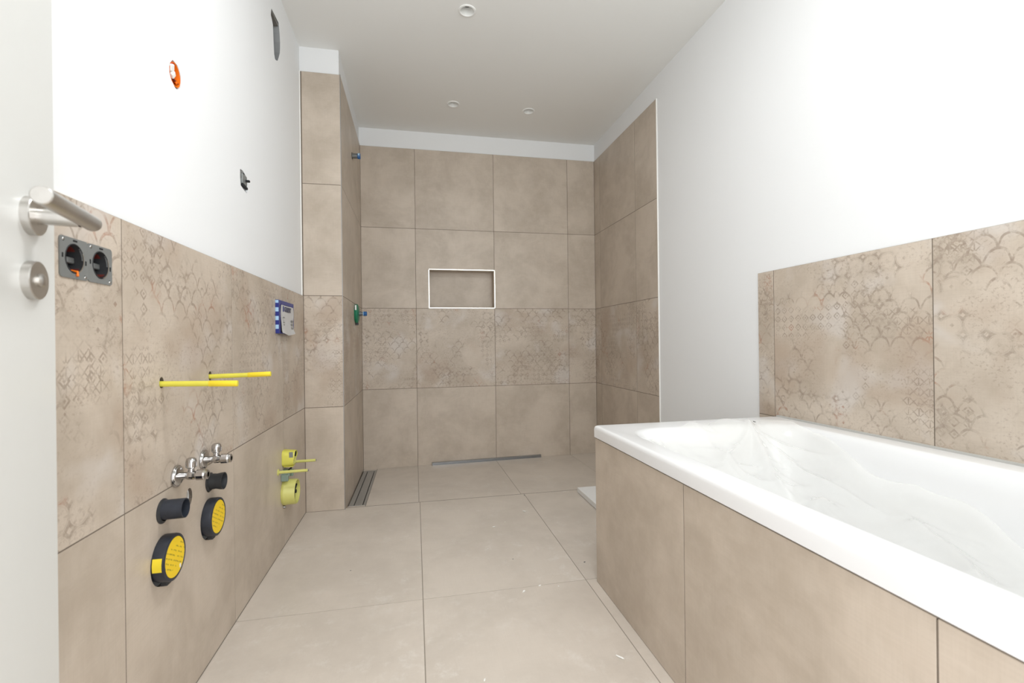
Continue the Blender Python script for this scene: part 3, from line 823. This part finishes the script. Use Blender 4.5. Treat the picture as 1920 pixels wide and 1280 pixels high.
# double socket
for k, (y, z) in enumerate(((0.953, 1.052), (1.022, 1.052))):
    s = on_left('socket_insert', y, z, ('open electrical socket insert beside the door leaf' if k == 0 else 'open electrical socket insert beside a vertical tile joint'), 'socket', 'two socket inserts without covers')
    hs = [ring_pts(0, -0.001, 0.0215, 32, 0.0255)]
    for a, b in ((-.026, .0275), (.026, -.0275)): hs.append(ring_pts(a, b, .0018, 10))
    out = rrect(-.0345, .0345, -.0350, .0350, .006, 3)
    pl = link('mounting_plate', plate_me(out, hs, 0.0002, 0.0022), 'zinc', s, frame((0, 0, 0), Y, Z))
    cup = lathe([(.0015, .0235), (.0030, .0228), (.0030, .0216), (-.034, .0200), (-.036, 0)], 'x', 36, (1, 1, 1.12))
    sharp(link('socket_cup', cup, 'black_rubber', s))
    link('red_liner', fix(pyd(*(lambda n: ([(x_, .0200 * math.cos(math.radians(a)), .0222 * math.sin(math.radians(a))) for x_ in (-.006, -.031) for a in n], [(i, i + 1, len(n) + i + 1, len(n) + i) for i in range(len(n) - 1)]))([40, 55, 70, 85, 100, 115, 130, 145])), ), 'dark_red', s)
    link('lower_liner', fix(pyd(*(lambda n: ([(x_, .0203 * math.cos(math.radians(a)), .0225 * math.sin(math.radians(a))) for x_ in (.001, -.028) for a in n], [(i, i + 1, len(n) + i + 1, len(n) + i) for i in range(len(n) - 1)]))([225, 240, 255, 270, 285, 300, 315])), ), 'dark_red', s)
    link('contact_bridge', box_me(-.030, -.010, .002, .0205, -.0065, .0045, .002), 'grey_pipe', s)
    sharp(link('white_pin', lathe([(-.012, .0), (-.012, .0026), (-.032, .0026)], 'x', 12), 'white_plastic', s, Matrix.Translation((0, -.012, -.001))))
    crescent = [(.0032, .0232 * math.cos(math.radians(a)), .0262 * math.sin(math.radians(a))) for a in range(-75, 30, 8)] + [(.0032, .0212 * math.cos(math.radians(a)), .0240 * math.sin(math.radians(a))) for a in range(-75, 30, 8)]
    n = len(crescent) // 2
    link('edge_lip', pyd(crescent, [(i, i + 1, n + i + 1, n + i) for i in range(n - 1)]), 'steel', s)
    for a, b in ((-.027, .0295), (.027, -.0295)):
        link('screw', lathe([(.002, .0026), (.0034, .0022), (.0036, 0)], 'x', 12), 'chrome', s, Matrix.Translation((0, a, b)), smooth=True)
    for a, b in ((0.002, .0305), (-.0285, .002), (.0285, -.004)):
        link('clip_slot', box_me(.0018, .0027, a - .005 if abs(a) < .01 else a - .0015, a + .005 if abs(a) < .01 else a + .0015, b - .0015 if abs(a) < .01 else b - .004, b + .0015 if abs(a) < .01 else b + .004), 'dark', s)
    if k == 0:
        link('wire', tube_path([(-.02, .004, -.018), (.003, .006, -.0225), (.0042, .004, -.030)], .0022, 10), 'orange', s)

# yellow tubes over the wash basin bolts
for k, (y, z) in enumerate(H_ROD):
    ln = 0.162
    s = on_left('bolt_sleeve', y, z - 0.0025, ('yellow plastic tube sticking out of the decorated tiles beside the angle valves' if k == 0 else 'yellow plastic tube sticking out nearer the flush plate opening'), 'tube', 'yellow tubes above the washbasin valves')
    e = Vector((ln, 0.0, -0.004 if k == 0 else 0.004))
    m_ = e * .62
    sharp(link('tube', tube_path([(-.02, 0, 0), tuple(m_)], .0066, 20), 'yellow_green', s))
    sharp(link('tube_end', tube_path([tuple(m_), tuple(m_ * 1.01), tuple(e * .99), tuple(e)], [.0066, .0073, .0073, .0070], 20), 'yellow', s))
    link('bore', lathe([(0, .0048), (.0006, .0048), (.0006, 0)], 'x', 16), 'yellow_green', s, Matrix.Translation(e))

# angle valves
def angle_valve(y, z, label):
    s = on_left('angle_valve', y, z, label, 'valve', 'chrome angle valves')
    sharp(link('escutcheon', lathe([(.0004, .0270), (.0040, .0270), (.0052, .0262), (.0052, .0235), (.0075, .0225), (.0085, .0205), (.0095, .012), (.0095, 0)], 'x', 44), 'chrome', s))
    body = sharp(link('body', lathe([(.008, .0085), (.024, .0085), (.026, .0100), (.030, .0112), (.040, .0112), (.043, .0100), (.047, .0100), (.047, 0)], 'x', 28), 'chrome', s))
    nut = sharp(link('compression_nut', lathe([(.046, .0), (.046, .0125), (.048, .0134), (.063, .0134), (.066, .0122), (.071, .0118), (.072, .0100), (.072, .0062), (.060, .0060), (.060, 0)], 'x', 12), 'chrome', s), 20)
    st = sharp(link('stem', lathe([(.006, .0075), (.014, .0068), (.019, .0062), (.019, 0)], 'z', 24), 'chrome', s, Matrix.Translation((.034, 0, 0))))
    kb = sharp(link('knob', lathe([(.018, 0), (.018, .0085), (.021, .0115), (.034, .0122), (.040, .0108), (.0432, .0070), (.0442, 0)], 'z', 32), 'chrome', s, Matrix.Translation((.034, 0, 0))))
    for i in range(8):
        a = 2 * math.pi * i / 8
        link('grip_rib', box_me(-.0007, .0007, -.0007, .0007, .022, .033), 'chrome', kb, Matrix.Translation((.0122 * math.cos(a), .0122 * math.sin(a), 0)))
angle_valve(1.301, 0.577, 'chrome angle valve directly above an empty round hole in the tiles')
angle_valve(1.452, 0.581, 'chrome angle valve just above the short flared black pipe stub')

# drain stubs
p1 = on_left('drain_pipe', H_PIPE[0][0], H_PIPE[0][1], 'worn blue-grey drain pipe stub above the larger yellow labelled cap', 'pipe')
sharp(link('pipe', lathe([(-.03, .0225), (.048, .0225), (.0485, .0205), (-.05, .0200)], 'x', 40), 'blue_black', p1, Matrix.Rotation(math.radians(-1.5), 4, 'Y')))
sharp(link('rubber_collar', lathe([(.0002, .0225), (.0002, .0285), (.0020, .0285), (.0050, .0245), (.0060, .0226)], 'x', 40), 'black_rubber', p1, Matrix.Translation((0, 0, -.0025))))
link('pipe_bottom', lathe([(-.045, .0202), (-.045, 0)], 'x', 24), 'dark', p1)
p2 = on_left('drain_pipe', H_PIPE[1][0], H_PIPE[1][1], 'short black flared rubber drain stub beside the second angle valve', 'pipe')
sharp(link('pipe', lathe([(-.02, .0215), (.012, .0218), (.020, .0210), (.030, .0232), (.039, .0240), (.039, .0222), (.018, .0192), (-.04, .0185)], 'x', 40), 'black_rubber', p2))
sharp(link('rubber_collar', lathe([(.0002, .0215), (.0002, .0262), (.0035, .0262), (.0060, .0222)], 'x', 40), 'black_rubber', p2, Matrix.Translation((0, 0, -.001))))
link('pipe_bottom', lathe([(-.035, .0187), (-.035, 0)], 'x', 24), 'dark', p2)
h = on_left('bolt_stub', 1.369, 0.504, 'grey plug deep in an oval hole between the valves and drain stubs', 'plug', x=XL - 0.030)
sharp(link('plug_body', lathe([(-.01, .013), (.019, .013), (.022, .010), (.022, 0)], 'x', 24), 'masonry', h, Matrix.Translation((0, .003, .003))))

# capped pipes
def capped_pipe(y, z, label, flap):
    s = on_left('capped_pipe', y, z, label, 'capped pipe', 'yellow labelled capped pipes')
    sharp(link('cap_body', lathe([(-.03, .0490), (.0005, .0490), (.0010, .0515), (.004, .0525), (.020, .0530), (.0245, .0522), (.0260, .0500), (.0260, .0462), (.0245, .0455), (.0245, 0)], 'x', 56), 'blue_black', s))
    link('label', lathe([(.0252, .0452), (.0256, .0450), (.0256, 0)], 'x', 56), 'label', s)
    link('pull_tab', box_me(.0008, .016, -.016, .004, -.0600, -.0500, .002), 'black_rubber', s)
    if flap:
        v, f = [], []
        for i in range(7):
            a = math.radians(160 + i * 5.5)
            for xx in (.003, .022): v.append((xx, .0535 * math.cos(a), .0535 * math.sin(a)))
        for i in range(6): f.append((2 * i, 2 * i + 1, 2 * i + 3, 2 * i + 2))
        link('side_label', fix(pyd(v, f)), 'yellow', s)
        link('stamp', box_me(.0257, .0262, .020, .026, -.035, -.026), 'white_plastic', s)
capped_pipe(H_CAP[0][0], H_CAP[0][1], 'capped black pipe with yellow label and a yellow sticker on its side', True)
capped_pipe(H_CAP[1][0], H_CAP[1][1], 'capped black pipe with yellow label below the flared black stub', False)

# flush plate opening
FB = on_left('flush_box_cover', 2.158, 0.946, 'blue framed protective cover with white film over the cistern opening', 'cover')
fw, fh, fd = 0.252, 0.144, 0.014
for nm, b in (('frame_side', (0, fd, 0, .030, 0, fh)), ('frame_side', (0, fd, fw - .016, fw, 0, fh)), ('frame_top', (0, fd, .030, fw - .016, fh - .018, fh)), ('frame_bottom', (0, fd, .030, fw - .016, 0, .006))):
    link(nm, box_me(*b, .0012, 1), 'flush_blue', FB)
link('side_print', box_me(.0008, fd - .0008, -.0006, .0002, .002, fh - .002), 'checks', FB)
v, f = [], []
for j in range(9):
    for i in range(13):
        u, t_ = i / 12, j / 8
        bulge = .010 * math.exp(-t_ * 9) * (0.6 + .4 * math.sin(u * 7)) + .0012 * math.sin(u * 9 + t_ * 7)
        v.append((fd + .0012 + bulge, .030 + (fw - .044) * u, .003 + (fh - .022) * t_ - (.010 * math.sin(u * 3.1) * (1 - t_) ** 6)))
for j in range(8):
    for i in range(12): f.append((j * 13 + i, j * 13 + i + 1, (j + 1) * 13 + i + 1, (j + 1) * 13 + i))
link('white_film', pyd(v, f), 'film_white', FB, smooth=True)
def text_me(s, size, bold=0.0):
    cu = bpy.data.curves.new('txt', 'FONT'); cu.body = s; cu.size = size; cu.offset = bold; cu.extrude = 0.0003; cu.resolution_u = 3
    o = bpy.data.objects.new('txt', cu); C.objects.link(o)
    me = bpy.data.meshes.new_from_object(o.evaluated_get(bpy.context.evaluated_depsgraph_get()))
    bpy.data.objects.remove(o); bpy.data.curves.remove(cu); return me
TXW = frame((fd + .0030, .078, .098), Y, Z)
link('lettering', text_me('GEBERIT', 0.030, .0010), 'print', FB, TXW)
link('logo_block', box_me(fd + .0026, fd + .0032, .056, .072, .0965, .121), 'flush_blue', FB)
for i in range(4):
    link('small_print', box_me(fd + .0026, fd + .0032, .060 + .006 * (i % 2), .082, .070 - i * .011, .074 - i * .011), 'film_white' if i in (1,) else 'zinc', FB)
for i in range(3):
    link('pictogram', box_me(fd + .0026, fd + .0032, .190, .226, .022 + i * .016, .032 + i * .016), 'zinc', FB)

# toilet connections
for k, y in enumerate((WC_Y - .09, WC_Y + .09)):
    s = on_left('bolt_sleeve', y, WC_Z, ('pale yellow tube over the toilet bolt nearer the pipe caps' if k == 0 else 'pale yellow tube over the toilet bolt next to the column'), 'tube', 'pale tubes of the toilet connection')
    ln = .120 if k == 0 else .117
    sharp(link('tube', tube_path([(0, 0, 0), (ln, 0, .002)], .0062, 18), 'lime', s))
    sharp(link('tube_collar', lathe([(.0002, .0135), (.003, .0135), (.006, .0072)], 'x', 20), 'lime', s))
    link('bolt_tip', lathe([(ln - .0005, .0040), (ln + .004, .0040), (ln + .0046, 0)], 'x', 12), 'steel_dark', s, Matrix.Translation((0, 0, .002)))
s = on_left('flush_pipe_cap', WC_Y, 0.392, 'lime yellow boxy cap on the flush pipe above the toilet outlet', 'cap')
cap_rings = []
for xx, ry, rz_, dzz in ((.0004, .031, .036, 0), (.006, .031, .036, 0), (.040, .028, .033, -.001), (.046, .027, .031, -.001)):
    cap_rings.append([(xx + (.006 if (z_ > .01 and xx > .03) else 0), a, z_ + dzz) for a, z_ in rrect(-ry, ry, -rz_, rz_, .020, 6)])
sharp(link('cap_body', loft(cap_rings, False, False), 'lime_bright', s))
inr = [[(xx, a, z_) for a, z_ in rrect(-ry, ry, -rz_, rz_, .018, 6)] for xx, ry, rz_ in ((.046, .0268, .0305), (.0465, .0235, .0275), (.020, .022, .026))]
link('cap_inside', loft(inr, True, False), 'lime', s)
sharp(link('bore', lathe([(.030, .0), (.030, .0125), (.0478, .0125), (.0478, .0100), (.031, .0098)], 'x', 24), 'dark', s, Matrix.Translation((0.002, .006, .016))))
link('torn_patch', box_me(.030, .046, -.0292, -.0284, .006, .030, .0003, 1), 'zinc', s)
link('bottom_lip', box_me(.004, .044, -.020, .020, -.0385, -.0340, .002), 'lime_bright', s)
s = on_left('pipe_saddle', WC_Y, 0.335, 'grey-green plastic saddle between the flush cap and toilet outlet', 'saddle')
v, f = [], []
for i in range(13):
    a = math.radians(15 + i * 150 / 12)
    for xx, r in ((.0004, .046), (.034, .044), (.034, .036), (.0004, .036)): v.append((xx, r * math.cos(a) * 1.05, r * math.sin(a) * .62 - .022))
for i in range(12):
    for k in range(4): f.append((4 * i + k, 4 * i + (k + 1) % 4, 4 * i + 4 + (k + 1) % 4, 4 * i + 4 + k))
f += [(0, 1, 2, 3), (51, 50, 49, 48)]
sharp(link('saddle_arc', fix(pyd(v, f)), 'green_grey', s))
link('saddle_foot', box_me(.0004, .030, -.050, -.034, -.036, -.006, .003), 'green_grey', s)
link('saddle_foot', box_me(.0004, .030, .034, .050, -.036, -.006, .003), 'green_grey', s)
link('clamp_band', box_me(.020, .028, -.030, .030, -.002, .006, .001, 1), 'dark', s)
s = on_left('toilet_outlet', WC_Y, 0.240, 'large pale lime round toilet outlet ring low on the tiled wall', 'pipe')
sharp(link('ring', lathe([(.0004, .0560), (.010, .0575), (.012, .0560), (.052, .0545), (.056, .0530), (.056, .0500), (.012, .0490), (.004, 0)], 'x', 52), 'lime', s))
for a in (25, 150, 265):
    link('cross_arm', box_me(.040, .046, 0, .048, -.0035, .0035, .001, 1), 'dark', s, Matrix.Rotation(math.radians(a), 4, 'X'))
sharp(link('hub', lathe([(.036, 0), (.036, .008), (.052, .008), (.052, 0)], 'x', 20), 'dark', s))
sharp(link('screw', lathe([(.0004, .0065), (.004, .0065), (.010, .004), (.010, 0)], 'x', 16), 'steel_dark', s, Matrix.Translation((0, -.012, -.0635))))

# junction box with orange inside
s = on_left('junction_box', 1.340, 1.587, 'orange electrical box in a rough hole of the white wall', 'junction box', x=PL)
sharp(link('box_cup', lathe([(-.0006, .0275), (-.0006, .0262), (-.022, .0255), (-.022, 0)], 'x', 32, (1, 1, 1.08)), 'orange', s))
link('box_rim', box_me(-.018, -.003, .000, .0255, -.0125, -.0095), 'dark_red', s)
for i, (a, b, r) in enumerate(((-.014, .010, .0105), (-.006, -.004, .0085))):
    c = link('wire_connector', box_me(-.018, .001, -r, r, -r * .8, r * .8, .003), 'white_plastic', s, Matrix.Translation((0, a, b))); c.rotation_euler = (.5 * (i + 1), .2, .1)
link('wire', tube_path([(-.020, .004, .016), (-.010, -.006, .024), (-.003, -.012, .023)], .003, 10), 'red', s)
link('wire', tube_path([(-.021, -.002, -.010), (-.010, .012, -.006), (-.002, .012, -.016)], .003, 10), 'orange', s)

# light switch mechanism
s = on_left('switch_insert', 1.826, 1.484, 'grey light switch insert without cover in the white wall', 'switch', x=PL)
hs = [rect(-.014, .014, -.010, .014)]
link('mounting_plate', plate_me(rrect(-.034, .031, -.027, .024, .004, 3), [], -.005, -.002), 'zinc', s, frame((0, 0, 0), Y, Z))
link('mechanism', box_me(-.004, .003, -.022, .022, -.016, .018, .002), 'zinc', s)
link('rocker_pin', box_me(-.002, .016, .004, .014, -.0035, .0035, .001, 1), 'dark', s)
link('terminal', box_me(-.004, .0045, -.024, .026, -.0265, -.0185, .001, 1), 'dark', s)
for a, b in ((-.026, .004), (.028, .016)):
    link('screw', lathe([(-.003, .003), (-.0005, .0026), (0, 0)], 'x', 10), 'chrome', s, Matrix.Translation((0, a, b)))
link('clip_slot', box_me(-.003, -.0008, .000, .008, .020, .027), 'dark', s)

# fan duct opening near the ceiling
s = on_left('fan_duct', 2.245, 2.255, 'grey metal fan duct with a red tab in an opening under the ceiling', 'duct', x=PL)
v, f = [], []
oc = [(a - 2.245, b - 2.255) for a, b in oval]; n = len(oc)
for k, (xx, sc) in enumerate(((-.0004, .985), (-.050, .97), (-.050, .0))):
    for a, b in oc: v.append((xx, a * sc, b * sc))
for k in range(2):
    for i in range(n): f.append((k * n + i, k * n + (i + 1) % n, (k + 1) * n + (i + 1) % n, (k + 1) * n + i))
link('duct_shell', fix(pyd(v, f)), 'duct', s)
link('red_tab', box_me(-.049, -.012, -.034, -.010, -.012, .036, .002), 'red', s)
link('raw_lintel', box_me(-.048, -.002, -.052, .046, .084, .093), 'duct_dark', s)

# shower connections
def shower_stub(y, z, label):
    s = thing('shower_connection', (XC, y, z), label, 'pipe', 'shower water connections')
    sharp(link('wall_gap', lathe([(.0003, .0215), (.0010, .0215), (.0012, 0)], 'x', 28), 'dark', s))
    sharp(link('pipe', lathe([(.0005, .0160), (.036, .0160), (.037, .0150), (.037, 0)], 'x', 28), 'grey_pipe', s))
    return s
s = shower_stub(3.142, 2.100, 'grey pipe stub with blue plug high on the shower side wall')
sharp(link('plug', lathe([(.034, .0), (.034, .0175), (.040, .0185), (.047, .0175), (.047, .010), (.050, .010), (.050, 0)], 'x', 8), 'blue', s), 20)
link('plug_mark', box_me(.0375, .0485, -.0188, -.0170, -.002, .012), 'pale_blue', s)
link('plug_wing', box_me(.046, .052, -.004, .004, -.017, .017, .001, 1), 'blue', s, Matrix.Rotation(math.radians(30), 4, 'X'))
s = shower_stub(3.213, 1.094, 'grey pipe stub with blue plug and green disc on the shower side wall')
sharp(link('disc', lathe([(.0004, .060), (.010, .064), (.018, .060), (.024, .045), (.026, .0165)], 'x', 44), 'green', s))
link('disc_sticker', box_me(.006, .0155, -.0640, -.0570, .020, .052, .001, 1), 'white_plastic', s)
link('disc_tab', box_me(.002, .020, -.010, .008, -.075, -.058, .002), 'black_rubber', s)
sharp(link('pipe_extension', lathe([(.020, .0125), (.058, .0125)], 'x', 24), 'grey_pipe', s))
sharp(link('plug', lathe([(.052, .0), (.052, .0150), (.070, .0150), (.074, .0130), (.074, 0)], 'x', 10), 'blue', s), 20)
link('plug_mark', box_me(.0500, .0530, -.0155, .010, -.012, .014), 'pale_blue', s)

# ------------------------------------------------------------------ chips of plaster on the floor
def chip(x, y, s, rz, mat, label, group, lx=1.0):
    bm = bmesh.new()
    bmesh.ops.create_icosphere(bm, subdivisions=1, radius=1.0)
    rr = random.Random(int(x * 1e4))
    for v in bm.verts: v.co = Vector((v.co.x * s * lx * rr.uniform(.6, 1.2), v.co.y * s * .5 * rr.uniform(.6, 1.2), (v.co.z + .6) * s * .28))
    me = bpy.data.meshes.new('m'); bm.to_mesh(me); bm.free()
    mz = min(v.co.z for v in me.vertices)
    o = link('plaster_chip' if mat == 'dust' else 'grit_chip', me, mat); o.location = (x, y, -mz); o.rotation_euler = (0, 0, rz)
    tag(o, label, 'chip', group)
wl, wg = 'tiny white plaster chip lying on the floor tiles', 'white plaster chips on the floor'
for x, y, s, rz, lx in ((0.555, 2.416, .011, 2.2, 1.2), (0.365, 2.249, .009, .4, 1.2), (0.373, 1.644, .009, .9, 1.3), (0.439, 1.670, .007, .5, 1), (0.505, 1.651, .005, 1.4, 1),
                        (0.559, 1.241, .008, -.9, 2.0), (0.171, 1.238, .005, 1.2, 1.3), (0.30, 2.02, .004, 0, 1), (0.43, 2.30, .004, 1, 1.6)):
    chip(x, y, s, rz, 'dust', wl, wg, lx)
dl, dg = 'tiny dark grit crumb lying on the floor tiles', 'dark grit on the floor'
for x, y, s in ((0.664, 1.807, .006), (0.617, 2.672, .006), (0.386, 1.900, .004), (-0.26, 1.95, .004)):
    chip(x, y, s, .4, 'grey_chip', dl, dg)
